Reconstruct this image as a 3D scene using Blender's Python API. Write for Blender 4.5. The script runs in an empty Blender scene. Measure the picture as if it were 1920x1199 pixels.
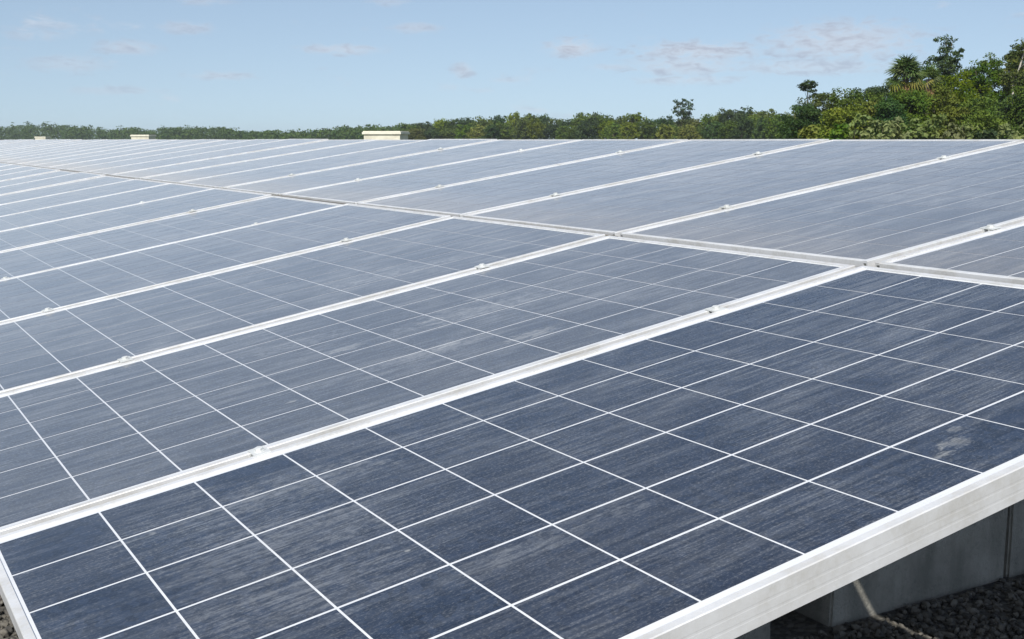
import bpy, bmesh, math, random
from mathutils import Vector, Matrix, noise
R = math.radians
sc = bpy.context.scene
col = sc.collection
random.seed(7)

# ------------------------------------------------------------------ camera, sky, sun, exposure
TILT, TILT2 = 0.173686, 0.148643           # slope of the lower and of the upper row of panels
PW, PL, PITCH, MIDGAP = 1.016, 1.956, 1.0395, 0.041
YAW, PIT, FPX = 1.0430848, -0.1493748, 2241.45
CAM = Vector((0.99567, -0.19104, 0.63066))  # origin = low corner of the row's end panel
GZ = -0.953                                 # ground
FW = Vector((-math.sin(YAW)*math.cos(PIT), math.cos(YAW)*math.cos(PIT), math.sin(PIT)))
RT = Vector((math.cos(YAW), math.sin(YAW), 0)); UP = RT.cross(FW)
cd = bpy.data.cameras.new('camera'); cam = bpy.data.objects.new('camera', cd); col.objects.link(cam)
cam.matrix_world = Matrix.Translation(CAM) @ Matrix((RT, UP, -FW)).transposed().to_4x4()
cd.sensor_width = 36.0; cd.lens = FPX/1920*36.0; cd.clip_start = 0.02; cd.clip_end = 6000
sc.camera = cam

SUN = Vector((0.70, -0.66, 1.0)).normalized()      # from the strip of light that falls through the gap between the rows
el = math.asin(SUN.z); az = math.atan2(SUN.x, SUN.y)
w = bpy.data.worlds.new('World'); sc.world = w; w.use_nodes = True
def nd(nt, typ, **kw):
    n = nt.nodes.new(typ)
    for k, v in kw.items():
        if k == 'ins':
            for i, val in v.items():
                if isinstance(val, bpy.types.NodeSocket): nt.links.new(val, n.inputs[i])
                else: n.inputs[i].default_value = val
        else: setattr(n, k, v)
    return n
def math_(nt, op, a, b=0.0, c=None, clamp=False):
    ins = {0: a, 1: b}
    if c is not None: ins[2] = c
    return nd(nt, 'ShaderNodeMath', operation=op, use_clamp=clamp, ins=ins).outputs[0]
def vmath(nt, op, a, b=None):
    n = nd(nt, 'ShaderNodeVectorMath', operation=op, ins={0: a} if b is None else {0: a, 1: b})
    return n.outputs['Value'] if op in ('DOT_PRODUCT', 'LENGTH') else n.outputs[0]
def mrange(nt, v, a, b, c=0.0, d=1.0, smooth=True):
    return nd(nt, 'ShaderNodeMapRange', interpolation_type='SMOOTHSTEP' if smooth else 'LINEAR', clamp=True,
              ins={0: v, 1: a, 2: b, 3: c, 4: d}).outputs[0]
def noise_(nt, vec, scale, detail=4, rough=0.55, dist=0.0):
    return nd(nt, 'ShaderNodeTexNoise', ins={'Vector': vec, 'Scale': scale, 'Detail': detail, 'Roughness': rough, 'Distortion': dist}).outputs[0]
def mixc(nt, f, a, b, blend='MIX'):
    n = nd(nt, 'ShaderNodeMix', data_type='RGBA', blend_type=blend)
    for s, v in ((0, f), (6, a), (7, b)):
        if isinstance(v, bpy.types.NodeSocket): nt.links.new(v, n.inputs[s])
        else: n.inputs[s].default_value = (*v, 1) if isinstance(v, tuple) and len(v) == 3 else v
    return n.outputs[2]

def build_world():
    nt = w.node_tree; nt.nodes.clear()
    out = nt.nodes.new('ShaderNodeOutputWorld')
    d = nd(nt, 'ShaderNodeTexCoord').outputs['Generated']
    d = vmath(nt, 'NORMALIZE', d)
    sky = nd(nt, 'ShaderNodeTexSky', sky_type='NISHITA', sun_disc=False)
    sky.sun_elevation = el; sky.sun_rotation = az; sky.altitude = 300; sky.air_density = 1.0; sky.dust_density = 1.2; sky.ozone_density = 2.0
    sep = nd(nt, 'ShaderNodeSeparateXYZ', ins={0: d})
    zz = math_(nt, 'ADD', math_(nt, 'MULTIPLY', math_(nt, 'ABSOLUTE', sep.outputs[2]), 0.95), 0.088)
    v2 = nd(nt, 'ShaderNodeCombineXYZ', ins={0: sep.outputs[0], 1: sep.outputs[1], 2: zz}).outputs[0]
    nt.links.new(vmath(nt, 'NORMALIZE', v2), sky.inputs[0])
    # scattered small clouds over the whole sky, denser low down, plus the cloud banks seen over the trees
    warp = vmath(nt, 'MULTIPLY', d, (1.0, 1.0, 3.6))
    nz = noise_(nt, warp, 9.0, 5, 0.62, 0.3)
    big = noise_(nt, warp, 2.6, 2, 0.5)
    puff = noise_(nt, warp, 30.0, 6, 0.6, 0.2)
    m0 = math_(nt, 'ADD', math_(nt, 'MULTIPLY', nz, 0.75), math_(nt, 'MULTIPLY', puff, 0.35))
    m0 = math_(nt, 'ADD', m0, math_(nt, 'MULTIPLY', big, 0.25))
    small = mrange(nt, m0, 0.735, 0.86, 0.0, 0.45)
    fine = noise_(nt, vmath(nt, 'MULTIPLY', d, (1, 1, 3.0)), 62.0, 6, 0.6, 0.4)
    total = small
    #        px    py   half-w half-h strength
    for px, py, hw, hh, s in ((1075, 90, 52, 17, .95), (1310, 97, 115, 19, .62), (1290, 122, 110, 22, .5), (1580, 78, 140, 36, .7), (1290, 150, 100, 9, .4),
                              (1520, 125, 150, 16, .42), (780, 52, 45, 10, .4), (640, 93, 75, 10, .5), (240, 90, 52, 13, .42), (415, 142, 60, 8, .35),
                              (868, 132, 20, 14, .45), (130, 120, 70, 16, .3), (350, 52, 50, 12, .36), (1150, 126, 42, 6, .35), (215, 170, 80, 8, .25), (70, 66, 55, 10, .28),
                              (950, 151, 30, 5, .3), (380, 2, 50, 8, .3), (730, 4, 40, 8, .28)):
        c = (FW + RT*((px-960)/FPX) - UP*((py-599.5)/FPX)); L_ = c.length; c = c.normalized()
        hr = c.cross(Vector((0, 0, 1))).normalized(); hu = hr.cross(c)
        a = math_(nt, 'MULTIPLY', vmath(nt, 'DOT_PRODUCT', d, tuple(hr)), FPX*L_/hw/1.15)
        b = math_(nt, 'MULTIPLY', vmath(nt, 'DOT_PRODUCT', d, tuple(hu)), FPX*L_/hh/1.15)
        front = math_(nt, 'GREATER_THAN', vmath(nt, 'DOT_PRODUCT', d, tuple(c)), 0.5)
        r2 = math_(nt, 'ADD', math_(nt, 'MULTIPLY', a, a), math_(nt, 'MULTIPLY', b, b))
        r2 = math_(nt, 'ADD', r2, math_(nt, 'MULTIPLY', math_(nt, 'SUBTRACT', fine, 0.5), 4.4))
        m = math_(nt, 'MULTIPLY', mrange(nt, r2, 1.45, -0.7, 0.0, min(1.0, s*1.7)), front)
        total = math_(nt, 'MAXIMUM', total, m)
    hs = nd(nt, 'ShaderNodeHueSaturation', ins={'Hue': 0.497, 'Saturation': 0.84, 'Value': 0.86, 'Color': sky.outputs[0]})
    skyc = hs.outputs[0]
    cc = mixc(nt, mrange(nt, fine, 0.3, 0.68), (3.15, 3.55, 4.35), (4.9, 5.15, 5.65))
    final = mixc(nt, total, skyc, cc)
    bg = nd(nt, 'ShaderNodeBackground', ins={0: final, 1: 0.1})
    nt.links.new(bg.outputs[0], out.inputs[0])
build_world()
sl = bpy.data.lights.new('sun', 'SUN'); sl.energy = 3.6; sl.angle = R(0.53); sl.color = (1.0, 0.955, 0.88)
so = bpy.data.objects.new('sun', sl); col.objects.link(so)
so.rotation_euler = SUN.to_track_quat('Z', 'Y').to_euler(); so.location = (5, -6, 12)
vs = sc.view_settings; vs.view_transform = 'Standard'; vs.look = 'None'; vs.exposure = 0.55; vs.gamma = 1.0; vs.use_curve_mapping = False
sc.render.engine = 'CYCLES'
cy = sc.cycles; cy.use_denoising = True; cy.max_bounces = 6; cy.diffuse_bounces = 3; cy.glossy_bounces = 3; cy.transparent_max_bounces = 8; cy.transmission_bounces = 3
cy.sample_clamp_indirect = 6.0

# ------------------------------------------------------------------ helpers
def ray(px, py):
    return (FW + RT*((px-960)/FPX) - UP*((py-599.5)/FPX)).normalized()
FH = Vector((FW.x, FW.y, 0)).normalized()
def ground_at(px, depth):
    """point of the ground seen in the picture's column px, at this distance in front of the camera"""
    d = FH + RT*((px-960)/FPX*0.98887)
    return Vector((CAM.x + d.x*depth, CAM.y + d.y*depth, GZ))
HOR = 599.5 + FPX*math.tan(PIT)
def height_of(py, depth): return (HOR-py)/FPX*depth*1.0 + CAM.z - GZ
def link(name, me, parent=None, m=None):
    o = bpy.data.objects.new(name, me); col.objects.link(o)
    if m is not None and me is not None and len(me.materials) == 0: me.materials.append(m)
    if parent is not None: o.parent = parent
    return o
def thing(name, label, cat, loc=(0, 0, 0), group=None):
    o = bpy.data.objects.new(name, None); col.objects.link(o); o.location = loc; o.empty_display_size = 0.1
    return tag(o, label, cat, group)
def tag(o, label=None, cat=None, group=None, kind=None):
    if label: o['label'] = label
    if cat: o['category'] = cat
    if group: o['group'] = group
    if kind: o['kind'] = kind
    return o
def mesh(name, verts, faces, smooth=False):
    me = bpy.data.meshes.new(name); me.from_pydata([tuple(v) for v in verts], [], faces); me.update()
    if smooth: me.polygons.foreach_set('use_smooth', [True]*len(me.polygons))
    return me
class MB:
    def __init__(self): self.v = []; self.f = []
    def box(self, x0, x1, y0, y1, z0, z1, M=None):
        n = len(self.v)
        p = [Vector((x, y, z)) for z in (z0, z1) for y in (y0, y1) for x in (x0, x1)]
        if M is not None: p = [M @ q for q in p]
        self.v += p
        self.f += [tuple(n+i for i in q) for q in ((0, 2, 3, 1), (4, 5, 7, 6), (0, 1, 5, 4), (2, 6, 7, 3), (0, 4, 6, 2), (1, 3, 7, 5))]
        return self
    def tube(self, pts, rad, seg=8, cap=True):
        n0 = len(self.v); prev = None
        for i, (p, r) in enumerate(zip(pts, rad)):
            p = Vector(p)
            t = (Vector(pts[min(i+1, len(pts)-1)]) - Vector(pts[max(i-1, 0)])).normalized()
            a = Vector((1, 0, 0)) if abs(t.x) < 0.8 else Vector((0, 1, 0))
            if prev is not None: a = prev
            u = (a - t*a.dot(t)).normalized(); prev = u; v = t.cross(u)
            for k in range(seg):
                an = 2*math.pi*k/seg; self.v.append(p + (u*math.cos(an)+v*math.sin(an))*r)
        for i in range(len(pts)-1):
            for k in range(seg):
                a, b = n0+i*seg+k, n0+i*seg+(k+1) % seg
                self.f.append((a, b, b+seg, a+seg))
        if cap:
            self.f.append(tuple(n0+k for k in reversed(range(seg)))); e = n0+(len(pts)-1)*seg; self.f.append(tuple(e+k for k in range(seg)))
        return self
    def extrude(self, prof, fn, a, b):
        """closed outline prof (2-D), placed by fn(p, t), swept from t=a to t=b"""
        n = len(self.v); k = len(prof)
        self.v += [fn(p, a) for p in prof] + [fn(p, b) for p in prof]
        for i in range(k): self.f.append((n+i, n+(i+1) % k, n+k+(i+1) % k, n+k+i))
        self.f.append(tuple(n+i for i in reversed(range(k)))); self.f.append(tuple(n+k+i for i in range(k)))
        return self
    def me(self, name, smooth=False):
        m = mesh(name, self.v, self.f, smooth)
        bm = bmesh.new(); bm.from_mesh(m); bmesh.ops.recalc_face_normals(bm, faces=bm.faces); bm.to_mesh(m); bm.free()
        return m

# ------------------------------------------------------------------ materials
def newmat(name):
    m = bpy.data.materials.new(name); m.use_nodes = True
    nt = m.node_tree; return m, nt, nt.nodes['Principled BSDF']
def setp(nt, b, **kw):
    for k, v in kw.items():
        s = b.inputs[k.replace('_', ' ')]
        if isinstance(v, bpy.types.NodeSocket): nt.links.new(v, s)
        else: s.default_value = (*v, 1) if isinstance(v, tuple) and len(v) == 3 else v
def bump(nt, b, h, strength, dist):
    n = nd(nt, 'ShaderNodeBump', ins={'Height': h, 'Strength': strength, 'Distance': dist}); nt.links.new(n.outputs[0], b.inputs['Normal'])

def dust_nodes(nt):
    """dust lying on the glass: rain streaks running down the slope, blotches, grains, silt along the low edges"""
    pos = nd(nt, 'ShaderNodeNewGeometry').outputs['Position']
    sp = nd(nt, 'ShaderNodeSeparateXYZ', ins={0: pos})
    flat = nd(nt, 'ShaderNodeCombineXYZ', ins={0: sp.outputs[0], 1: sp.outputs[1], 2: 0.0}).outputs[0]
    st = noise_(nt, vmath(nt, 'MULTIPLY', flat, (150, 8.0, 1)), 1.0, 6, 0.75, 0.3)
    st2 = noise_(nt, vmath(nt, 'MULTIPLY', flat, (30, 2.2, 1)), 1.0, 5, 0.65, 0.5)
    bl = noise_(nt, vmath(nt, 'MULTIPLY', flat, (3.1, 2.3, 1)), 1.0, 5, 0.65, 1.0)
    gr = noise_(nt, vmath(nt, 'MULTIPLY', flat, (330, 190, 1)), 1.0, 3, 0.7)
    patch = mrange(nt, bl, 0.34, 0.66, 0.2, 1.0)
    d = math_(nt, 'MULTIPLY', math_(nt, 'MULTIPLY', mrange(nt, st, 0.45, 0.63), math_(nt, 'MULTIPLY', patch, mrange(nt, gr, 0.36, 0.6, 0.35, 1.15))), 0.62)
    d = math_(nt, 'ADD', d, math_(nt, 'MULTIPLY', mrange(nt, st2, 0.46, 0.66), 0.20))
    d = math_(nt, 'ADD', d, math_(nt, 'MULTIPLY', mrange(nt, gr, 0.52, 0.68), 0.46))
    d = math_(nt, 'ADD', d, math_(nt, 'MULTIPLY', patch, 0.06))
    # silt left where water stops at the low edge of the upper panels, and a little on the lower ones
    y = sp.outputs[1]
    wob = math_(nt, 'MULTIPLY', math_(nt, 'SUBTRACT', bl, 0.5), 0.5)
    up = math_(nt, 'GREATER_THAN', y, 1.955)
    silt = math_(nt, 'MULTIPLY', mrange(nt, math_(nt, 'ADD', y, wob), 2.45, 1.98, 0.0, 1.0), up)
    d = math_(nt, 'ADD', d, math_(nt, 'MULTIPLY', silt, 0.06))
    dirtier = math_(nt, 'MAXIMUM', up, math_(nt, 'LESS_THAN', sp.outputs[0], -1.02))   # the end panel of the lower row has been wiped
    d = math_(nt, 'ADD', d, math_(nt, 'MULTIPLY', dirtier, 0.12))
    d = math_(nt, 'MINIMUM', d, 1.0)
    # the wiped, cleaner patch by the low corner and droppings run dry on the glass
    def spot(cx, cy_, rx, ry, amp, soft=0.55):
        a = math_(nt, 'DIVIDE', math_(nt, 'SUBTRACT', sp.outputs[0], cx), rx); b = math_(nt, 'DIVIDE', math_(nt, 'SUBTRACT', y, cy_), ry)
        r2 = math_(nt, 'ADD', math_(nt, 'MULTIPLY', a, a), math_(nt, 'MULTIPLY', b, b))
        r2 = math_(nt, 'ADD', r2, math_(nt, 'MULTIPLY', math_(nt, 'SUBTRACT', brk, 0.5), amp))
        return mrange(nt, r2, 0.8, 0.8-soft*1.5)
    brk = noise_(nt, vmath(nt, 'MULTIPLY', flat, (70, 40, 1)), 1.0, 5, 0.7, 0.6)
    clean = None
    for a in ((-0.58, 0.16, 0.17, 0.15, 2.5), (-0.28, 0.20, 0.10, 0.10, 2.0), (-0.05, 1.45, 0.12, 0.35, 2.0), (-0.9, 0.1, 0.2, 0.1, 2.0)):
        s = spot(*a); clean = s if clean is None else math_(nt, 'MAXIMUM', clean, s)
    d = math_(nt, 'MULTIPLY', d, math_(nt, 'SUBTRACT', 1.0, math_(nt, 'MULTIPLY', clean, 0.55)))
    smear = None
    for a in ((-0.60, 0.34, 0.15, 0.24, 5.0), (-0.42, 0.30, 0.10, 0.20, 5.0), (-0.80, 0.42, 0.10, 0.30, 5.0), (-0.30, 0.62, 0.05, 0.25, 4.0), (-1.60, 1.2, 0.10, 0.30, 5.0), (-1.35, 0.95, 0.05, 0.25, 5.0), (-1.75, 0.8, 0.06, 0.2, 5.0), (-2.3, 1.3, 0.08, 0.3, 5.0)):
        s = spot(*a, 1.0); smear = s if smear is None else math_(nt, 'MAXIMUM', smear, s)
    d = math_(nt, 'ADD', d, math_(nt, 'MULTIPLY', math_(nt, 'MULTIPLY', smear, mrange(nt, st, 0.34, 0.62, 0.2, 1.0)), 0.70), clamp=True)
    drop = None
    for a in ((-0.115, 1.185, 0.022, 0.035, 3.5), (-0.15, 1.225, 0.012, 0.02, 3.0), (-0.10, 1.14, 0.010, 0.03, 3.0), (-1.62, 1.10, 0.012, 0.07, 3.0),
              (-1.72, 1.32, 0.02, 0.10, 3.5), (-1.36, 1.02, 0.02, 0.05, 3.5), (-1.28, 0.62, 0.008, 0.02, 3.0), (-0.42, 0.47, 0.007, 0.006, 0.5), (-0.80, 0.22, 0.009, 0.007, 0.5),
              (-1.58, 0.86, 0.03, 0.06, 3.5), (-2.1, 0.55, 0.012, 0.012, 1.0), (-1.25, 1.17, 0.035, 0.09, 4.0)):
        s = spot(*a); drop = s if drop is None else math_(nt, 'MAXIMUM', drop, s)
    return pos, d, math_(nt, 'MULTIPLY', math_(nt, 'MULTIPLY', drop, mrange(nt, st, 0.35, 0.6, 0.25, 1.0)), 0.32), silt, dirtier
def glazed(name, cell):
    m, nt, b = newmat(name)
    pos, d, drop, silt, dirtier = dust_nodes(nt)
    rnd = nd(nt, 'ShaderNodeObjectInfo').outputs['Random']
    if cell:
        vo = nd(nt, 'ShaderNodeTexVoronoi', ins={'Vector': pos, 'Scale': 85.0})
        cg = nd(nt, 'ShaderNodeSeparateColor', ins={0: vo.outputs['Color']}).outputs[0]
        base = mixc(nt, cg, (0.006, 0.012, 0.026), (0.016, 0.028, 0.056))
        base = mixc(nt, rnd, base, mixc(nt, 0.4, base, (0.016, 0.020, 0.034)))
        dusty = mixc(nt, silt, (0.34, 0.33, 0.315), (0.36, 0.325, 0.265))
        base = mixc(nt, math_(nt, 'MULTIPLY', d, 0.10), base, dusty)
    else:
        base = mixc(nt, math_(nt, 'MULTIPLY', d, 0.2), (0.70, 0.72, 0.75), (0.42, 0.41, 0.39))
    base = mixc(nt, drop, base, (0.62, 0.62, 0.58))
    setp(nt, b, Base_Color=base, Roughness=0.55, Specular_IOR_Level=0.25, Coat_Weight=1.0, Coat_IOR=1.46,
         Coat_Roughness=math_(nt, 'ADD', math_(nt, 'MULTIPLY', d, 0.16), 0.07))
    # loose dust lies on top of the glass; like any thin layer of grains it covers more the flatter it is looked along: 1-(1-c)^(1/cos)
    c0 = math_(nt, 'ADD', math_(nt, 'MULTIPLY', d, 0.098), math_(nt, 'ADD', math_(nt, 'MULTIPLY', dirtier, 0.011), math_(nt, 'MULTIPLY', silt, 0.008)))
    g = nd(nt, 'ShaderNodeNewGeometry')
    mu = math_(nt, 'MAXIMUM', math_(nt, 'ABSOLUTE', vmath(nt, 'DOT_PRODUCT', g.outputs['Normal'], g.outputs['Incoming'])), 0.03)
    cov = math_(nt, 'SUBTRACT', 1.0, math_(nt, 'POWER', math_(nt, 'SUBTRACT', 1.0, c0), math_(nt, 'DIVIDE', 1.0, mu)))
    df = nd(nt, 'ShaderNodeBsdfDiffuse', ins={0: mixc(nt, silt, (0.325, 0.352, 0.385), (0.355, 0.358, 0.362)), 1: 1.0})
    mx = nd(nt, 'ShaderNodeMixShader', ins={0: cov, 1: b.outputs[0], 2: df.outputs[0]})
    nt.links.new(mx.outputs[0], nt.nodes['Material Output'].inputs[0])
    return m
M_CELL = glazed('solar_cell', True); M_BACK = glazed('white_backsheet', False)
def mat_alu(name, c0, c1, rough=0.42, metal=0.35, sc_=(3, 3, 3)):
    m, nt, b = newmat(name)
    pos = nd(nt, 'ShaderNodeNewGeometry').outputs['Position']
    n1 = noise_(nt, vmath(nt, 'MULTIPLY', pos, sc_), 4.0, 6, 0.6); n2 = noise_(nt, pos, 90.0, 4, 0.6)
    dirt = mrange(nt, math_(nt, 'ADD', math_(nt, 'MULTIPLY', n1, 0.7), math_(nt, 'MULTIPLY', n2, 0.3)), 0.42, 0.68)
    setp(nt, b, Base_Color=mixc(nt, dirt, c0, c1), Roughness=mrange(nt, n2, 0.3, 0.7, rough-0.08, rough+0.15), Metallic=metal)
    bump(nt, b, n2, 0.08, 0.002)
    return m
M_ALU = mat_alu('anodised_aluminium', (0.76, 0.765, 0.765), (0.60, 0.59, 0.56))
M_ALU2 = mat_alu('clamp_aluminium', (0.62, 0.64, 0.635), (0.52, 0.53, 0.51), 0.45, 0.2)
M_STEEL = mat_alu('galvanised_steel', (0.48, 0.49, 0.50), (0.36, 0.35, 0.33), 0.5, 0.5)
def mat_concrete():
    m, nt, b = newmat('cast_concrete')
    pos = nd(nt, 'ShaderNodeNewGeometry').outputs['Position']
    n1 = noise_(nt, pos, 3.0, 6, 0.6); n2 = noise_(nt, pos, 45.0, 6, 0.65); st = noise_(nt, vmath(nt, 'MULTIPLY', pos, (9, 9, 1.2)), 1.0, 5, 0.6)
    f = mrange(nt, math_(nt, 'ADD', math_(nt, 'MULTIPLY', n1, 0.6), math_(nt, 'MULTIPLY', st, 0.4)), 0.35, 0.65)
    c = mixc(nt, f, (0.17, 0.165, 0.145), (0.32, 0.31, 0.275))
    c = mixc(nt, mrange(nt, n2, 0.5, 0.75, 0.0, 0.4), c, (0.11, 0.11, 0.105))
    setp(nt, b, Base_Color=c, Roughness=0.9); bump(nt, b, n2, 0.7, 0.012)
    return m
M_CONC = mat_concrete()
def mat_stone():
    m, nt, b = newmat('gravel_stone')
    pos = nd(nt, 'ShaderNodeNewGeometry').outputs['Position']
    vo = nd(nt, 'ShaderNodeTexVoronoi', ins={'Vector': pos, 'Scale': 38.0}); s = nd(nt, 'ShaderNodeSeparateColor', ins={0: vo.outputs['Color']})
    c = mixc(nt, s.outputs[0], (0.035, 0.035, 0.035), (0.15, 0.14, 0.12)); c = mixc(nt, math_(nt, 'MULTIPLY', s.outputs[1], 0.4), c, (0.10, 0.09, 0.07))
    n2 = noise_(nt, pos, 160.0, 4, 0.6); setp(nt, b, Base_Color=c, Roughness=0.9); bump(nt, b, n2, 0.5, 0.003)
    return m
M_STONE = mat_stone()
def mat_ground():
    m, nt, b = newmat('gravelly_ground')
    pos = nd(nt, 'ShaderNodeNewGeometry').outputs['Position']
    vo = nd(nt, 'ShaderNodeTexVoronoi', ins={'Vector': pos, 'Scale': 42.0}); s = nd(nt, 'ShaderNodeSeparateColor', ins={0: vo.outputs['Color']})
    grav = mixc(nt, s.outputs[0], (0.035, 0.035, 0.033), (0.12, 0.115, 0.10))
    n1 = noise_(nt, pos, 0.5, 6, 0.65); n3 = noise_(nt, pos, 14.0, 6, 0.7)
    grass = mixc(nt, n3, (0.045, 0.07, 0.02), (0.12, 0.13, 0.045))
    far = mrange(nt, vmath(nt, 'LENGTH', pos), 11.0, 26.0)
    f = math_(nt, 'ADD', far, mrange(nt, n1, 0.58, 0.75, 0.0, 0.25), clamp=True)
    setp(nt, b, Base_Color=mixc(nt, f, grav, grass), Roughness=0.95)
    bump(nt, b, math_(nt, 'SUBTRACT', 1.0, vo.outputs['Distance']), 0.8, 0.012)
    return m
M_GROUND = mat_ground()
def mat_leaf(name, c0, c1, c2, var=0.55, scale=0.9):
    m, nt, b = newmat(name)
    pos = nd(nt, 'ShaderNodeNewGeometry').outputs['Position']
    rnd = nd(nt, 'ShaderNodeObjectInfo').outputs['Random']
    n1 = noise_(nt, pos, scale, 4, 0.65); n2 = noise_(nt, pos, scale*9, 3, 0.7)
    c = mixc(nt, mrange(nt, n1, 0.36, 0.64), c0, c1); c = mixc(nt, mrange(nt, n2, 0.46, 0.72, 0.0, var), c, c2)
    hs = nd(nt, 'ShaderNodeHueSaturation', ins={'Hue': math_(nt, 'ADD', math_(nt, 'MULTIPLY', rnd, 0.03), 0.488), 'Saturation': math_(nt, 'ADD', math_(nt, 'MULTIPLY', rnd, 0.25), 0.86),
            'Value': mrange(nt, math_(nt, 'FRACT', math_(nt, 'MULTIPLY', rnd, 7.31)), 0, 1, 0.75, 1.25, False), 'Color': c})
    c = hs.outputs[0]
    setp(nt, b, Base_Color=c, Roughness=0.6, Specular_IOR_Level=0.15)
    tr = nd(nt, 'ShaderNodeBsdfTranslucent', ins={0: mixc(nt, 1.0, c, (1.0, 1.15, 0.45), 'MULTIPLY')})
    mx = nd(nt, 'ShaderNodeMixShader', ins={0: 0.25, 1: b.outputs[0], 2: tr.outputs[0]})
    nt.links.new(mx.outputs[0], nt.nodes['Material Output'].inputs[0])
    return m
LEAF = {
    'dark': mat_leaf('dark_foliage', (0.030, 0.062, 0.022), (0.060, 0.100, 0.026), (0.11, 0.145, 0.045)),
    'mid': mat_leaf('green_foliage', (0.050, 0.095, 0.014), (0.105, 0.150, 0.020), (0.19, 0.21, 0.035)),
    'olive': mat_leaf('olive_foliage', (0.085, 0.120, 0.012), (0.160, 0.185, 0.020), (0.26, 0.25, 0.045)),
    'pale': mat_leaf('pale_broad_foliage', (0.10, 0.14, 0.045), (0.17, 0.20, 0.060), (0.32, 0.33, 0.16), 0.75, 2.0),
    'palm': mat_leaf('palm_foliage', (0.060, 0.105, 0.030), (0.11, 0.155, 0.035), (0.24, 0.27, 0.09)),
    'palmy': mat_leaf('yellow_palm_foliage', (0.21, 0.21, 0.03), (0.29, 0.26, 0.05), (0.33, 0.28, 0.08)),
    'dead': mat_leaf('dry_palm_foliage', (0.22, 0.125, 0.06), (0.30, 0.18, 0.11), (0.34, 0.24, 0.16)),
    'far': mat_leaf('distant_foliage', (0.040, 0.075, 0.022), (0.075, 0.110, 0.026), (0.12, 0.145, 0.045), 0.4, 0.25)}
def mat_bark(name, c0, c1):
    m, nt, b = newmat(name)
    pos = nd(nt, 'ShaderNodeNewGeometry').outputs['Position']; n = noise_(nt, vmath(nt, 'MULTIPLY', pos, (8, 8, 2)), 1.5, 6, 0.65)
    setp(nt, b, Base_Color=mixc(nt, mrange(nt, n, 0.35, 0.65), c0, c1), Roughness=0.9); bump(nt, b, n, 0.6, 0.03)
    return m
BARK = mat_bark('bark', (0.09, 0.07, 0.05), (0.19, 0.16, 0.12)); BARKW = mat_bark('pale_bark', (0.38, 0.35, 0.30), (0.55, 0.52, 0.46))
def mat_plain(name, c0, c1, rough=0.7, s=2.0):
    m, nt, b = newmat(name)
    pos = nd(nt, 'ShaderNodeNewGeometry').outputs['Position']; n = noise_(nt, pos, s, 6, 0.65)
    setp(nt, b, Base_Color=mixc(nt, mrange(nt, n, 0.35, 0.7), c0, c1), Roughness=rough)
    return m
M_CREAM = mat_plain('cream_render', (0.64, 0.615, 0.51), (0.52, 0.49, 0.40)); M_ROOF = mat_plain('white_roof_paint', (0.70, 0.68, 0.58), (0.58, 0.55, 0.46))
M_GREY = mat_plain('grey_louvre_paint', (0.36, 0.37, 0.38), (0.28, 0.28, 0.28))
M_GAP_SHADE = mat_plain('gap_shade_grey', (0.10, 0.095, 0.085), (0.17, 0.16, 0.14), 0.85, 12)  # stained shade of the row gap as a colour, for the added strip

# ------------------------------------------------------------------ the setting: ground
def ground():
    v = []; f = []; rs = [0, 3, 6, 10, 16, 26, 45, 90, 200, 450, 800, 1150]; n = 48
    c = Vector((-3, 1, 0)); v.append((c.x, c.y, GZ))
    for r in rs[1:]:
        for k in range(n):
            a = 2*math.pi*k/n; x, y = c.x+r*math.cos(a), c.y+r*math.sin(a)
            v.append((x, y, GZ + (noise.noise((x*0.15, y*0.15, 3))*0.05 if 8 < r < 300 else 0.0)))
    for k in range(n): f.append((0, 1+k, 1+(k+1) % n))
    for i in range(len(rs)-2):
        for k in range(n):
            a = 1+i*n+k; b = 1+i*n+(k+1) % n; f.append((a, a+n, b+n, b))
    tag(link('ground', mesh('ground', v, f), None, M_GROUND), kind='structure')
ground()

# ------------------------------------------------------------------ solar panels
FRAME_H = 0.046; LIP = 0.013
prof = [(0.0, -0.0015), (0.0012, 0.0), (LIP, 0.0), (LIP, -0.006), (0.004, -0.006), (0.004, -0.042), (0.028, -0.042), (0.028, -FRAME_H), (0.0, -FRAME_H),
        (0.0, -0.0345), (0.00012, -0.0335), (0.00012, -0.0310), (0.0, -0.0300), (0.0, -0.0205), (0.00012, -0.0195), (0.00012, -0.0170), (0.0, -0.0160)]
def long_bar(): # lies along y, outer face at x = 0, inside towards -x
    return MB().extrude(prof, lambda p, t: Vector((-p[0], t, p[1])), 0.0, PL).me('long_frame_bar')
def short_bar(): # lies along x between the long bars, outer face at y = 0
    pr = [(a, b if b > -0.041 else b+0.0006) for a, b in prof]
    return MB().extrude(pr, lambda p, t: Vector((-t, p[0], p[1])), LIP+0.0002, PW-LIP-0.0002).me('short_frame_bar')
LONG, SHORT = long_bar(), short_bar()
for m_ in (LONG, SHORT): m_.materials.append(M_ALU)
SHEET = MB().box(-PW+0.0045, -0.0045, 0.0045, PL-0.0045, -0.0075, -0.0034).me('backsheet'); SHEET.materials.append(M_BACK)
CP = 0.1601; CW, CS = 0.1545, 0.1566          # pitch, width and length of a cell
CX0 = (PW-6*CP)/2; CY0 = (PL-12*CP)/2
CELLM = mesh('cell', [(-CW/2, -CS/2, 0), (CW/2, -CS/2, 0), (CW/2, CS/2, 0), (-CW/2, CS/2, 0)] + [(x*1.0006, y*1.0006, -0.0007) for x, y in ((-CW/2, -CS/2), (CW/2, -CS/2), (CW/2, CS/2), (-CW/2, CS/2))],
             [(0, 1, 2, 3), (0, 4, 5, 1), (1, 5, 6, 2), (2, 6, 7, 3), (3, 7, 4, 0)]); CELLM.materials.append(M_CELL)
def cell_xy(i, j): return -(CX0 + (i+0.5)*CP), CY0 + (j+0.5)*CP
CZ = -0.0029
cv, cf = [], []
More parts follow.
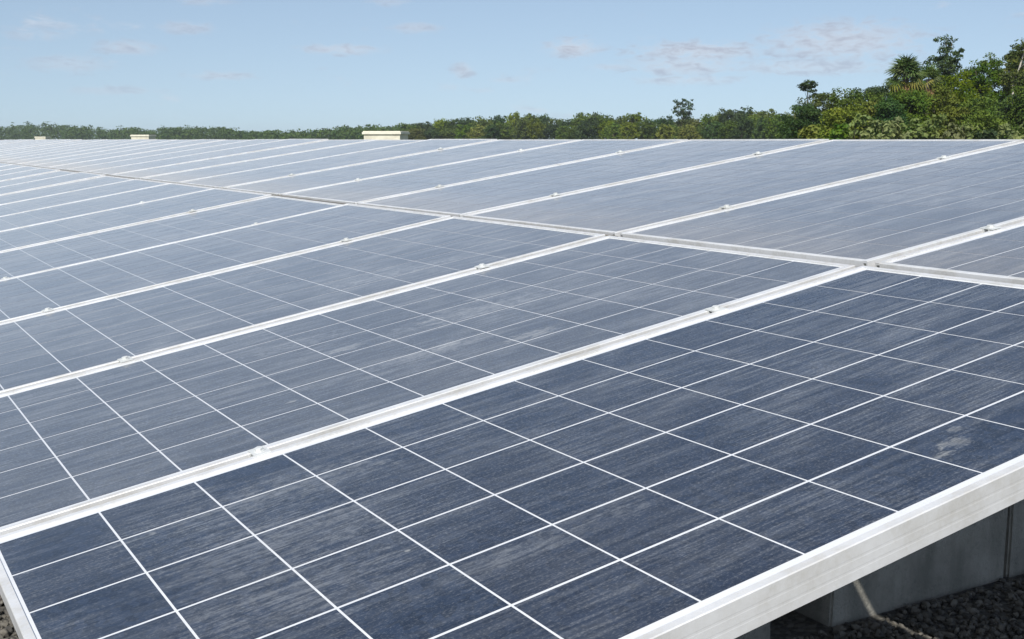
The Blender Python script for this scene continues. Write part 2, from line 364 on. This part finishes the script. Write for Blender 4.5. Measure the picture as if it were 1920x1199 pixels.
for i in range(6):
    for j in range(12):
        x, y = cell_xy(i, j); n = len(cv); h = CS/2; g = CW/2
        cv += [(x-g, y-h, CZ), (x+g, y-h, CZ), (x+g, y+h, CZ), (x-g, y+h, CZ)]; cf.append((n, n+1, n+2, n+3))
CELLS = mesh('cell_grid', cv, cf); CELLS.materials.append(M_CELL)
# clamp: a folded plate over the two frames with a washer and a hexagon bolt
gap = PITCH-PW
def clamp_mesh():
    b = MB(); hw = gap/2+0.009
    b.extrude([(-hw, 0.0012), (-gap/2+0.002, 0.0012), (-gap/2+0.002, -0.020), (-gap/2+0.005, -0.020), (-gap/2+0.005, 0.0015), (gap/2-0.005, 0.0015), (gap/2-0.005, -0.020), (gap/2-0.002, -0.020), (gap/2-0.002, 0.0012),
               (hw, 0.0012), (hw, 0.0052), (-hw, 0.0052)], lambda p, t: Vector((p[0], t, p[1])), -0.018, 0.018)
    return b.me('clamp')
def bolt_mesh():
    b = MB(); b.tube([(0, 0, 0.0052), (0, 0, 0.0075)], [0.0125, 0.0125], 14); b.tube([(0, 0, 0.0076), (0, 0, 0.0125), (0, 0, 0.0135)], [0.0095, 0.0095, 0.0075], 6)
    return b.me('bolt')
CLAMPM, BOLTM = clamp_mesh(), bolt_mesh(); CLAMPM.materials.append(M_ALU2); BOLTM.materials.append(M_ALU2)

ORD = ['first', 'second', 'third', 'fourth', 'fifth', 'sixth', 'seventh', 'eighth', 'ninth', 'tenth', 'eleventh', 'twelfth', 'thirteenth', 'fourteenth', 'fifteenth', 'sixteenth', 'seventeenth', 'eighteenth',
       'nineteenth', 'twentieth', 'twenty-first', 'twenty-second', 'twenty-third', 'twenty-fourth', 'twenty-fifth', 'twenty-sixth', 'twenty-seventh', 'twenty-eighth', 'twenty-ninth', 'thirtieth',
       'thirty-first', 'thirty-second', 'thirty-third', 'thirty-fourth', 'thirty-fifth', 'thirty-sixth']
NCOL = 35
rnd = random.Random(3)
Y2, Z2 = PL*math.cos(TILT)+MIDGAP*math.cos(TILT2), PL*math.sin(TILT)+MIDGAP*math.sin(TILT2)
for row in (0, 1):
    for k in range(NCOL):
        sag = -0.0035*max(0, k-27)**2
        y0, z0, t = (0, 0, TILT) if row == 0 else (Y2, Z2, TILT2)
        near = k <= 1
        jit = 0.4 if near else 1.0
        if k == 0 and row == 0: lab = 'dusty lower-row solar panel at the row\'s bare end, its side frame fully exposed'
        elif k == 0: lab = 'dusty upper-row solar panel at the row\'s bare end, above the exposed side frame'
        else: lab = 'dusty blue solar panel of the %s row, %s from the row\'s bare end' % (('lower', 'upper')[row], ORD[k])
        p = thing('solar_panel', lab, 'solar panel', (0.012-k*PITCH + rnd.uniform(-.0015, .0015)*jit, y0 + rnd.uniform(-.002, .002)*jit, z0 + rnd.uniform(-.0015, .0015)*jit + sag), 'solar panels of the two-row array')
        p.rotation_euler = (t + R(rnd.uniform(-.12, .12))*jit, R(rnd.uniform(-.1, .1))*jit, R(rnd.uniform(-.04, .04))*jit)
        a = link('frame_bar', LONG, p)
        b = link('frame_bar', LONG, p); b.location = (-PW, PL, 0); b.rotation_euler = (0, 0, math.pi)
        c = link('frame_bar', SHORT, p)
        d = link('frame_bar', SHORT, p); d.location = (-PW, PL, 0); d.rotation_euler = (0, 0, math.pi)
        link('backsheet', SHEET, p)
        if k <= (4 if row == 0 else 3):
            for i in range(6):
                for j in range(12):
                    o = link('cell', CELLM, p); x, y = cell_xy(i, j); o.location = (x, y, CZ)
        else:
            tag(link('cell_grid', CELLS, p), kind='stuff')
        if k >= 1 and k <= 6:          # clamps sit on the seam to the neighbour towards the bare end
            for yy in ((0.455, 1.515) if row == 0 else (0.44, 1.50)):
                o = link('clamp', CLAMPM, p); o.location = (gap/2, yy + rnd.uniform(-.02, .02), 0.0); o.rotation_euler = (0, 0, R(rnd.uniform(-5, 5)))
                o.scale = (1.0, 0.85, 0.72); link('bolt', BOLTM, o)

# steel rack under the panels
def rack():
    t = thing('mounting_rack', 'galvanised steel rack of rails and posts carrying the solar panels', 'rack', (-1.9, 2.0, GZ))
    inv = Matrix.Translation(Vector((1.9, -2.0, -GZ)))
    def put(name, b):
        me = b.me(name); me.transform(inv); link(name, me, t, M_STEEL)
    x1 = -0.22; x0 = -NCOL*PITCH+0.1
    for row, yy in ((0, 0.455), (0, 1.515), (1, 0.44), (1, 1.50)):
        tl = TILT if row == 0 else TILT2; yb, zb = (0, 0) if row == 0 else (Y2, Z2)
        Mx = Matrix.Translation((0, yb+yy*math.cos(tl), zb+yy*math.sin(tl))) @ Matrix.Rotation(tl, 4, 'X')
        put('rail', MB().box(x0, -28*PITCH, -0.02, 0.02, -0.30, -0.262, Mx)); put('rail', MB().box(-28*PITCH+0.001, x1, -0.02, 0.02, -FRAME_H-0.042, -FRAME_H-0.002, Mx))
    for n in range(10):
        x = -1.88-3.2*n
        for (ya, yb, tl, oy, oz) in ((0.35, PL, TILT, 0, 0), (0.05, 1.62, TILT2, Y2, Z2)):
            Mx = Matrix.Translation((x, oy, oz)) @ Matrix.Rotation(tl, 4, 'X')
            put('rafter', MB().box(-0.025, 0.025, ya, yb, -0.16, -FRAME_H-0.043, Mx))
        for y in (0.75, 2.95):
            zt = (y*math.tan(TILT) if y < Y2 else Z2+(y-Y2)*math.tan(TILT2))-0.165
            put('post', MB().box(x-0.03, x+0.03, y-0.03, y+0.03, GZ+0.02 if n or y < 1 else -0.47, zt))
rack()

# concrete footing blocks in the shade below the row's end
def block(y0, y1, label):
    bm = bmesh.new(); bmesh.ops.create_cube(bm, size=1.0)
    for v in bm.verts: v.co = Vector((v.co.x*0.40, v.co.y*(y1-y0), v.co.z*0.50))
    bmesh.ops.subdivide_edges(bm, edges=bm.edges[:], cuts=5, use_grid_fill=True)
    for v in bm.verts: v.co += Vector((noise.noise(v.co*4+Vector((y0*9, 0, 0))), noise.noise(v.co*4+Vector((0, y0*7, 5))), noise.noise(v.co*5+Vector((3, y0, 0)))))*0.006
    bmesh.ops.bevel(bm, geom=[e for e in bm.edges if len(e.link_faces) == 2 and e.calc_face_angle() > 0.9], offset=0.008, segments=2, affect='EDGES')
    me = bpy.data.meshes.new('concrete_block'); bm.to_mesh(me); bm.free()
    for v in me.vertices: v.co.z += 0.25
    o = link('concrete_block', me, None, M_CONC); o.location = (-1.90, (y0+y1)/2, GZ-0.03)
    tag(o, label, 'concrete block', 'footing blocks under the panels')
block(1.86, 2.335, 'short grey concrete footing block before the dark opening under the panels')
block(2.59, 3.455, 'long grey concrete footing block crossed by a narrow strip of sunlight')
block(3.475, 4.25, 'grey concrete footing block past the upright joint, under the upper panels')

# added dark tube for the dirt-stained shade in the row gap, second seam onwards
def gap_shade_strip():
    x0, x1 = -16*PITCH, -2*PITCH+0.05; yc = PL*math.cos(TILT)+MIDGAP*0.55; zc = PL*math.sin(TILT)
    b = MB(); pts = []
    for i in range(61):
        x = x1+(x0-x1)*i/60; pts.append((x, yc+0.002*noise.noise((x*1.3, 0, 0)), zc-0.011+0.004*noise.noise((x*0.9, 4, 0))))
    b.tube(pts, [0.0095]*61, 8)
    o = link('shade_strip', b.me('shade_strip', True), None, M_GAP_SHADE); tag(o, 'added dark strip standing for dirt-stained shade in the gap between the two panel rows', 'strip')
gap_shade_strip()

# gravel stones
def gravel(name, label, areas, n, seed):
    rg = random.Random(seed); base = []
    bm = bmesh.new(); bmesh.ops.create_icosphere(bm, subdivisions=1, radius=1.0); bv = [v.co.copy() for v in bm.verts]; bf = [tuple(v.index for v in f.verts) for f in bm.faces]; bm.free()
    shapes = [[c*rg.uniform(0.72, 1.15) for c in bv] for _ in range(8)]
    V = []; F = []
    tot = sum((a[1]-a[0])*(a[3]-a[2]) for a in areas)
    for a in areas:
        for _ in range(int(n*(a[1]-a[0])*(a[3]-a[2])/tot)):
            x, y = rg.uniform(a[0], a[1]), rg.uniform(a[2], a[3])
            if -2.12 < x < -1.68 and 1.84 < y < 4.3: continue
            s = rg.uniform(0.007, 0.019); M_ = Matrix.Rotation(rg.uniform(0, 6.3), 3, 'Z') @ Matrix.Rotation(rg.uniform(0, 6.3), 3, 'X')
            S = Vector((rg.uniform(.8, 1.3), rg.uniform(.7, 1.1), rg.uniform(.5, .9)))*s
            c = Vector((x, y, GZ+s*rg.uniform(0.1, 0.7))); k = len(V)
            V += [c + M_ @ Vector((q.x*S.x, q.y*S.y, q.z*S.z)) for q in shapes[rg.randrange(8)]]
            F += [tuple(k+i for i in q) for q in bf]
    tag(link(name, mesh(name, V, F), None, M_STONE), label, 'gravel', kind='stuff')
gravel('gravel', 'loose grey gravel stones spread over the ground under the panels', [(-4.6, -2.4, -0.7, 1.1), (-2.3, -0.9, 1.8, 3.7)], 15000, 5)
gravel('gravel_spread', 'scattered grey gravel stones on open ground around the row\'s end', [(-2.4, 2.2, -2.2, 1.8), (-0.9, 2.2, 1.8, 3.8)], 6000, 6)

# ------------------------------------------------------------------ kiosks behind the array
def kiosk(px0, px1, top, depth, label):
    c = ground_at((px0+px1)/2, depth); H = height_of(top, depth); W_ = (px1-px0)/FPX*depth
    t = thing('equipment_kiosk', label, 'kiosk', c, 'cream equipment kiosks behind the array')
    t.rotation_euler = (0, 0, YAW-R(13)); D = 1.3; Wd = W_*0.88
    def put(name, b, m, par=t): return link(name, b.me(name), par, m)
    put('wall', MB().box(-Wd/2, Wd/2, 0, D, 0, H-0.16), M_CREAM)
    rf = put('roof', MB().box(-Wd/2-0.07, Wd/2+0.07, -0.07, D+0.07, H-0.157, H-0.05), M_ROOF)
    put('parapet', MB().box(-Wd/2-0.03, Wd/2+0.03, -0.03, D+0.03, H-0.048, H), M_ROOF, rf)
    for x in (-Wd*0.25, Wd*0.25):
        d = put('door', MB().box(x-Wd*0.2, x+Wd*0.2, -0.03, -0.003, 0.08, H-0.45), M_CREAM)
        put('vent', MB().box(x-Wd*0.12, x+Wd*0.12, -0.05, -0.033, H-0.75, H-0.55), M_GREY, d); put('handle', MB().box(x+Wd*0.13, x+Wd*0.16, -0.06, -0.033, 0.9, 1.05), M_GREY, d)
kiosk(676, 756, 246.5, 60, 'wide cream kiosk with overhanging flat roof, before the wooded rise')
kiosk(242, 283, 253.3, 118, 'small cream kiosk before the far grey-green wood, taller of its two neighbours there')
kiosk(63, 88, 256.8, 186, 'tiniest cream kiosk, barely topping the array before the far wood')

# ------------------------------------------------------------------ vegetation
def leaf_quads(rg, V, F, c, n, rad, flat, size, aspect=0.55, upbias=0.6):
    for _ in range(n):
        while True:
            q = Vector((rg.uniform(-1, 1), rg.uniform(-1, 1), rg.uniform(-1, 1)))
            if q.length < 1: break
        p = c + Vector((q.x*rad, q.y*rad, q.z*rad*flat))
        nrm = (q*0.7 + Vector((rg.gauss(0, .5), rg.gauss(0, .5), rg.gauss(0, .5)+upbias))).normalized()
        a = nrm.orthogonal().normalized(); a = (Matrix.Rotation(rg.uniform(0, 6.3), 3, nrm) @ a); b = nrm.cross(a)
        s = size*rg.uniform(0.6, 1.35); k = len(V)
        V += [p-a*s*0.5, p+b*s*aspect*0.5+nrm*s*0.06, p+a*s*0.5-nrm*s*0.10, p-b*s*aspect*0.5+nrm*s*0.06]; F.append((k, k+1, k+2, k+3))
def crown_mesh(seed, lobes, nclump, nleaf, crad, size, flat=0.6, shell=0.55, aspect=0.55, gaps=0.0):
    """leaves in clumps spread through the volume of a few lobes (centre, radii)"""
    rg = random.Random(seed); V = []; F = []; cs = []
    vol = [l[1][0]*l[1][1]*l[1][2] for l in lobes]; tot = sum(vol)
    for l, vv in zip(lobes, vol):
        for _ in range(max(2, round(nclump*vv/tot))):
            while True:
                q = Vector((rg.uniform(-1, 1), rg.uniform(-1, 1), rg.uniform(-1, 1)))
                if shell < q.length < 1 or (q.length < 1 and rg.random() < 0.25): break
            c = Vector(l[0]) + Vector((q.x*l[1][0], q.y*l[1][1], q.z*l[1][2]))
            if gaps and noise.noise(c*0.8+Vector((seed, 0, 0))) > 0.5-gaps: continue
            cs.append(c); leaf_quads(rg, V, F, c, int(nleaf*rg.uniform(.5, 1.4)), crad*rg.uniform(.6, 1.35), flat, size, aspect)
    return mesh('crown', V, F), cs
def trunk_mesh(seed, H, lobes, cs, r0, lean=0.0, nb=10):
    rg = random.Random(seed+99); b = MB(); top = Vector(lobes[0][0]); pts = []; n = 7
    for i in range(n+1):
        f = i/n; pts.append(Vector((top.x*f*f+rg.uniform(-1, 1)*0.03*H*f*(1-f)*2, top.y*f*f+rg.uniform(-1, 1)*0.03*H*f, max(-0.15, top.z*f-0.1))))
    b.tube(pts, [r0*(1-0.62*i/n)*(1.25 if i == 0 else 1) for i in range(n+1)], 8)
    for c in rg.sample(cs, min(nb, len(cs))):
        s = pts[rg.randrange(n//2, n)]; mid = s.lerp(c, 0.5)+Vector((0, 0, -0.06*(c-s).length))
        b.tube([s, mid, c], [r0*0.34, r0*0.22, r0*0.08], 5)
    return b.me('trunk', True)
def tree(name, label, cat, loc, lobes, mat, seed, nclump, nleaf, crad, size, r0, bark=BARK, group=None, **kw):
    t = thing(name, label, cat, loc, group)
    me, cs = crown_mesh(seed, lobes, nclump, nleaf, crad, size, **kw); link('crown', me, t, LEAF[mat])
    link('trunk', trunk_mesh(seed, 0, lobes, cs, r0), t, bark)
    return t
rg = random.Random(21)
def lobes_for(wid, H, low, n, seed, squash=0.8):
    """a crown of overlapping lobes from height low to H, wid across"""
    r = random.Random(seed); out = [((0, 0, (H+low)/2), (wid*0.40, wid*0.40, (H-low)*0.46))]
    for _ in range(n):
        a = r.uniform(0, 6.3); d = r.uniform(0.15, 0.42)*wid; z = r.uniform(low+0.15*(H-low), low+0.88*(H-low)); s = r.uniform(0.16, 0.27)*wid
        z = min(z, H-s*squash)
        out.append(((math.cos(a)*d, math.sin(a)*d, z), (s, s, s*squash)))
    return out
# the wood on the right: (px, top py, width px, depth, low fraction, material, label)
RIGHT = [
    (1503, 203, 78, 67, .05, 'dark', 'dark bushy tree at the outer foot of the wooded slope'),
    (1552, 178, 92, 68, .05, 'mid', 'mid-green tree rising beside the small flat-topped tree'),
    (1607, 163, 92, 66, .06, 'mid', 'green tree on the wooded slope, between flat-topped tree and palm'),
    (1650, 150, 66, 70, .1, 'dark', 'dark narrow tree pressed against the fan palm\'s crown'),
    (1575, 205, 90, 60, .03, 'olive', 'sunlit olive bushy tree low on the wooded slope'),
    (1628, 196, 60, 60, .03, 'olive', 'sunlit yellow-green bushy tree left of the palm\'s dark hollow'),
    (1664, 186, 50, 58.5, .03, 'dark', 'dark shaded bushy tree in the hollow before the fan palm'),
    (1868, 96, 90, 70, .06, 'mid', 'tall green tree standing behind the pale trunk'),
    (1915, 84, 90, 70, .06, 'dark', 'tall dark tree between pale trunk and tall olive tree'),
    (1800, 126, 90, 71, .06, 'dark', 'dark tree in the dip right of the tall feathery tree'),
    (1700, 150, 90, 69, .06, 'mid', 'leafy green tree wrapped around the fan palm trunk'),
    (1706, 172, 60, 59.5, .03, 'mid', 'leafy bush-like tree crowding in front of the fan palm trunk'),
    (1722, 150, 60, 68, .1, 'mid', 'mid-green tree directly behind the fan palm trunk'),
    (1790, 138, 105, 66, .06, 'olive', 'wide olive tree filling the dip below the tall dark tree'),
    (1752, 165, 90, 61, .05, 'olive', 'drooping yellow-green tree right of the fan palm'),
    (1838, 118, 80, 69, .1, 'mid', 'green tree with ragged top beside the pale trunk'),
    (1830, 178, 84, 60, .04, 'mid', 'bushy green tree below the ragged-topped tree'),
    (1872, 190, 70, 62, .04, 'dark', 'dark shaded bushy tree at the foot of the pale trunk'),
    (1932, 78, 90, 66, .12, 'olive', 'tall olive tree at the thick end of the wood'),
    (1925, 165, 70, 61, .04, 'mid', 'leafy green understorey tree beneath the tall olive tree'),
    (1990, 90, 130, 66, .06, 'mid', 'broad green tree past the tall olive tree'),
    (2075, 110, 130, 68, .06, 'dark', 'broad dark tree at the far right end of the wood'),
]
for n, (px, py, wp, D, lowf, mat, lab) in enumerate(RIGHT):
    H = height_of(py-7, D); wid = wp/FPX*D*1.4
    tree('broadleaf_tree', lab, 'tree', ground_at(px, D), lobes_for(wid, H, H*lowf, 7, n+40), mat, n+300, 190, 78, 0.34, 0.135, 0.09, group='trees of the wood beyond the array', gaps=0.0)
# the small flat-topped tree standing out against the sky
D = 72; H = height_of(150, D)
tree('flat_topped_tree', 'small flat-topped tree with open umbrella crown against the sky', 'tree', ground_at(1511, D),
     [((0, 0, H-0.42), (0.72, 0.72, 0.26)), ((-0.45, 0.1, H-0.52), (0.42, 0.4, 0.14)), ((0.45, -0.2, H-0.75), (0.36, 0.4, 0.15)), ((0.1, 0.3, H-1.05), (0.36, 0.4, 0.16))], 'dark', 77, 40, 26, 0.20, 0.15, 0.05, shell=0.2, flat=0.45)
# tall dark tree with open whorls of large leaves at its top
D = 70; H = height_of(72, D)
tree('tall_dark_tree', 'tall dark tree with feathery top rising highest behind the fan palm', 'tree', ground_at(1762, D),
     [((0, 0, H-1.6), (0.95, 0.95, 1.0)), ((-0.25, 0, H-0.55), (0.55, 0.5, 0.42)), ((0.55, 0.1, H-1.2), (0.55, 0.5, 0.5)), ((-0.75, 0.2, H-1.35), (0.4, 0.4, 0.2)), ((0.1, 0, H-2.9), (1.0, 0.9, 0.9)), ((0.35, 0, H-0.3), (0.4, 0.4, 0.16)), ((-0.55, 0, H-0.28), (0.3, 0.3, 0.12))],
     'dark', 78, 130, 36, 0.27, 0.22, 0.1, gaps=0.1, aspect=0.35)
# pale-trunked tree with forked limbs and sky showing through
D = 63; H = height_of(74, D)
t = thing('pale_trunk_tree', 'tall tree with bare pale trunk and open forked crown', 'tree', ground_at(1899, D))
lob = [((0.35, 0, H-0.7), (0.65, 0.6, 0.55)), ((-0.35, 0.2, H-1.25), (0.5, 0.5, 0.45)), ((0.95, 0.1, H-1.3), (0.5, 0.5, 0.6)), ((0.2, 0, H-2.4), (0.8, 0.7, 0.6)), ((-0.7, 0, H-2.1), (0.4, 0.4, 0.3))]
me, cs = crown_mesh(55, lob, 90, 36, 0.26, 0.17, gaps=0.12); link('crown', me, t, LEAF['mid'])
b = MB(); b.tube([(0.12, 0, -0.1), (0.10, 0, 1.4), (0.0, 0, 2.6), (-0.12, 0, 3.6), (-0.16, 0, H-2.4)], [.13, .11, .10, .085, .07], 8)
b.tube([(-0.16, 0, H-2.45), (0.15, 0, H-1.6), (0.4, 0, H-0.6)], [.065, .05, .02], 6); b.tube([(-0.15, 0, H-2.5), (-0.5, 0.05, H-1.8), (-0.85, .1, H-1.35)], [.06, .045, .02], 6); b.tube([(0.1, 0, H-1.7), (0.7, 0, H-1.25), (1.0, .1, H-1.0)], [.045, .03, .015], 6)
link('trunk', b.me('trunk', True), t, BARKW)

def frond_mesh(seed, segs=15, L_=0.95, droop=0.35):
    """fan palm leaf: stalk and a folded fan of narrow blades, spreading along +x"""
    r = random.Random(seed); V = []; F = []
    V += [Vector((0, -.012, 0)), Vector((0, .012, 0)), Vector((0.55, .010, 0.05)), Vector((0.55, -.010, 0.05)), Vector((0.3, 0, -0.01))]; F += [(0, 3, 2, 1), (0, 4, 3), (1, 2, 4)]
    for s in range(segs):
        a = (s/(segs-1)-0.5)*R(230); l = L_*(1-0.25*abs(s/(segs-1)-0.5)*2)*r.uniform(.88, 1.08); c = Vector((0.55, 0, 0.05)); d = Vector((math.cos(a), math.sin(a), 0)); w_ = Vector((-d.y, d.x, 0))*0.052
        m = c + d*l*0.55 + Vector((0, 0, 0.04)); e = c + d*l + Vector((0, 0, -droop*l*r.uniform(.5, 1.2))); k = len(V)
        V += [c, m-w_, m+Vector((0, 0, .03)), m+w_, e]; F += [(k, k+1, k+2), (k, k+2, k+3), (k+1, k+4, k+2), (k+2, k+4, k+3)]
    return mesh('frond', V, F)
def palm(px, top, D, label, nf, ndead, seed, scale=1.0):
    r = random.Random(seed); H = height_of(top, D)-1.35*scale; t = thing('fan_palm', label, 'palm', ground_at(px, D))
    b = MB(); b.tube([(0, 0, -.1), (.03, 0, H*.5), (0, 0, H)], [.15, .12, .13], 9); link('trunk', b.me('trunk', True), t, BARK)
    fm = [frond_mesh(seed+q, droop=0.25+0.12*q) for q in range(3)]; ym = [frond_mesh(seed+7, droop=.55)]; dm = [frond_mesh(seed+9, droop=.9), frond_mesh(seed+10, droop=.7)]
    for q in fm: q.materials.append(LEAF['palm'])
    for q in ym: q.materials.append(LEAF['palmy'])
    for q in dm: q.materials.append(LEAF['dead'])
    for n in range(nf):
        f = n/nf; o = link('frond', fm[n % 3] if f < 0.9 else ym[0], t); o.location = (0, 0, H-0.25*f)
        o.rotation_euler = (r.uniform(-.6, .6), R(-84+104*f+r.uniform(-15, 15)), n*2.39996+r.uniform(-.3, .3)); o.scale = (scale,)*3
    for n in range(ndead):
        o = link('dead_frond', dm[n % 2], t); o.location = (0, 0, H-0.35-0.6*n/max(1, ndead)); o.rotation_euler = (r.uniform(-.5, .5), R(55+r.uniform(-10, 25)), n*2.39996); o.scale = (scale*.85,)*3
    return t
palm(1692, 106, 61, 'fan palm with yellowing lower leaves and rusty dead fronds', 44, 6, 5, 0.78)
palm(1735, 122, 66, 'smaller green fan palm between the yellowing palm and tall dark tree', 20, 2, 15, 0.66)

# pale broad-leaved shrubs in front of the wood
SH = [(1520, 232, 50, 'olive'), (1562, 228, 46, 'mid'), (1600, 205, 60, 'pale'), (1640, 222, 52, 'pale'), (1678, 216, 50, 'pale'), (1716, 200, 56, 'pale'), (1748, 205, 48, 'pale'), (1784, 226, 46, 'pale'),
      (1812, 226, 40, 'pale'), (1850, 236, 46, 'dark'), (1893, 228, 50, 'pale'), (1935, 222, 50, 'pale'), (1990, 225, 60, 'pale')]
SL = ['olive shrub at the outer end of the shrub row', 'green shrub next to the olive one in the shrub row', 'tall pale broad-leaved shrub left of the palm\'s dark hollow', 'pale broad-leaved shrub low before the palm\'s dark hollow',
      'pale shrub right under the fan palm', 'open pale shrub with bare stems right of the fan palm', 'pale spiky shrub under the drooping yellow-green tree', 'rounded pale shrub with large leaves under the wide olive tree',
      'small pale shrub with curling leaves beside the dark shrub', 'dark shaded shrub before the pale trunk\'s foot', 'pale shrub right at the foot of the pale trunk', 'pale shrub past the pale trunk under the understorey tree', 'wide pale shrub at the thick end of the wood']
for n, ((px, py, wp, mat), lab) in enumerate(zip(SH, SL)):
    D = 50+(n % 3)*1.5; H = height_of(py, D); wid = wp/FPX*D*1.25
    tree('broadleaf_shrub', lab, 'shrub', ground_at(px, D), lobes_for(wid, H, 0.15, 5, n+700), mat, n+500, 46, 16, 0.24, 0.22, 0.04, group='shrubs before the wood', aspect=0.7, shell=0.4)

# belt of trees in the middle distance
VAR = []
for s in range(7):
    lob = lobes_for(1.0, 1.0, 0.08, 8, s+900, 0.75); sc_l = [((c[0]*6, c[1]*6, c[2]*6.5), (q[0]*6, q[1]*6, q[2]*6.5)) for c, q in lob]
    me, cs = crown_mesh(s+910, sc_l, 110, 26, 0.80, 0.5); tm = trunk_mesh(s, 0, sc_l, cs, 0.16, nb=6); tm.materials.append(BARK); VAR.append((me, tm))
VM = {}
def belt_tree(px, py, wp, D, v, mat, label='low rounded tree in the green belt beyond the solar array', group='belt trees beyond the array'):
    if (v, mat) not in VM:
        me = VAR[v][0].copy(); me.materials.clear(); me.materials.append(LEAF[mat]); VM[(v, mat)] = me
    t = thing('belt_tree', label, 'tree', ground_at(px, D), group)
    H = height_of(py, D); wid = wp/FPX*D
    t.rotation_euler = (0, 0, rg.uniform(0, 6.3)); t.scale = (wid/6.0, wid/6.0, H/6.3)
    link('crown', VM[(v, mat)], t); link('trunk', VAR[v][1], t)
PROFILE = [(770, 232), (800, 229), (828, 225), (850, 222), (880, 223), (905, 220), (935, 216), (965, 212), (995, 214), (1020, 217), (1045, 221), (1065, 226), (1090, 211), (1117, 214), (1140, 219), (1165, 217), (1198, 212),
           (1228, 221), (1252, 219), (1277, 224), (1300, 222), (1325, 217), (1350, 214), (1372, 206), (1395, 203), (1420, 207), (1442, 206), (1462, 214), (1485, 211)]
PROFILE.sort(key=lambda q: abs(q[0]-1279)); cnt = {}
for n, (px, py) in enumerate(PROFILE):
    D = 300 - (px-770)/720*120 + rg.uniform(-8, 8)
    side = 'the wide kiosk' if px < 1279 else 'the wooded slope'; cnt[side] = cnt.get(side, 0)+1
    lab = '%s %s-line tree of the green belt from the tall open tree towards %s'
    o_ = ORD[cnt[side]-1]
    belt_tree(px, py, rg.uniform(36, 50)*(1 if px < 1300 else 1.15), D, n % 7, ('mid', 'olive', 'dark', 'mid', 'dark')[n % 5], lab % (o_, 'back', side))
    belt_tree(px+rg.uniform(8, 20), py+rg.uniform(10, 17), rg.uniform(36, 48), D-22, (n+3) % 7, ('olive', 'mid', 'mid', 'dark')[n % 4], lab % (o_, 'front', side), 'front trees of the green belt')
for n in range(16):      # the wood goes on past the frame
    px = 2130+n*75
    belt_tree(px, 150+rg.uniform(-35, 40), rg.uniform(120, 170), 80+rg.uniform(-8, 12), n % 7, ('mid', 'olive', 'dark')[n % 3], 'leafy tree where the wood runs on past its broad dark tree', 'trees where the wood runs on')
D = 245; H = height_of(184, D)
tree('tall_open_tree', 'tall open-crowned tree standing well above the green belt', 'tree', ground_at(1280, D),
     [((0, 0, H-2.4), (2.1, 2.1, 1.5)), ((-1.1, 0, H-0.9), (1.4, 1.2, 0.6)), ((1.2, 0, H-0.7), (1.3, 1.2, 0.5)), ((1.7, 0, H-2.2), (0.9, 0.9, 0.5)), ((-1.9, 0, H-2.2), (0.9, 0.9, 0.5)), ((0, 0, H-4.2), (1.9, 1.8, 1.4)), ((1.8, 0, H-3.8), (0.9, 0.8, 0.5))],
     'dark', 81, 80, 22, 0.55, 0.42, 0.28, gaps=0.12)
# the far wood on the left: one mass
def far_wood():
    r = random.Random(8); V = []; F = []
    for n in range(620):
        px = r.uniform(-170, 850); f = max(0, min(1, px/800)); D = 640-300*f+r.uniform(-20, 60)
        base = 240-3*math.sin(px*0.021)-4*math.sin(px*0.0067+1)-(6*(px-640)/160 if px > 640 else 0)
        py = base + 3.5*noise.noise((px*0.03, 7, 0)) + abs(r.gauss(0, 4.0)) if r.random() > 0.06 else base-r.uniform(1, 7)
        H = height_of(py, D); c = ground_at(px, D); wid = r.uniform(5, 11)
        for _ in range(9):
            a = r.uniform(0, 6.3); q = r.uniform(0, 0.5)*wid; z = r.uniform(0.2, 0.9)*H
            leaf_quads(r, V, F, c+Vector((math.cos(a)*q, math.sin(a)*q, z)), 12, wid*0.24, 0.5, 0.9, 0.65)
        leaf_quads(r, V, F, c+Vector((0, 0, H*0.93)), 10, wid*0.2, 0.3, 0.7, 0.6)
    tag(link('distant_wood', mesh('distant_wood', V, F), None, LEAF['far']), 'long low grey-green wood along the horizon', 'wood', kind='stuff')
far_wood()

# ------------------------------------------------------------------ thin humid haze over the whole place
def haze():
    m = bpy.data.materials.new('humid_air'); m.use_nodes = True; nt = m.node_tree; nt.nodes.clear()
    out = nt.nodes.new('ShaderNodeOutputMaterial')
    v = nd(nt, 'ShaderNodeVolumePrincipled'); v.inputs['Color'].default_value = (0.86, 0.92, 0.98, 1); v.inputs['Density'].default_value = 0.0003; v.inputs['Anisotropy'].default_value = 0.2
    nt.links.new(v.outputs[0], out.inputs['Volume'])
    o = link('haze', MB().box(-1250, 1250, -1250, 1250, GZ-1.2, GZ+13.0).me('haze'), None, m)
    tag(o, 'thin pale humid haze hanging over the whole plain', 'haze', kind='stuff')
haze()
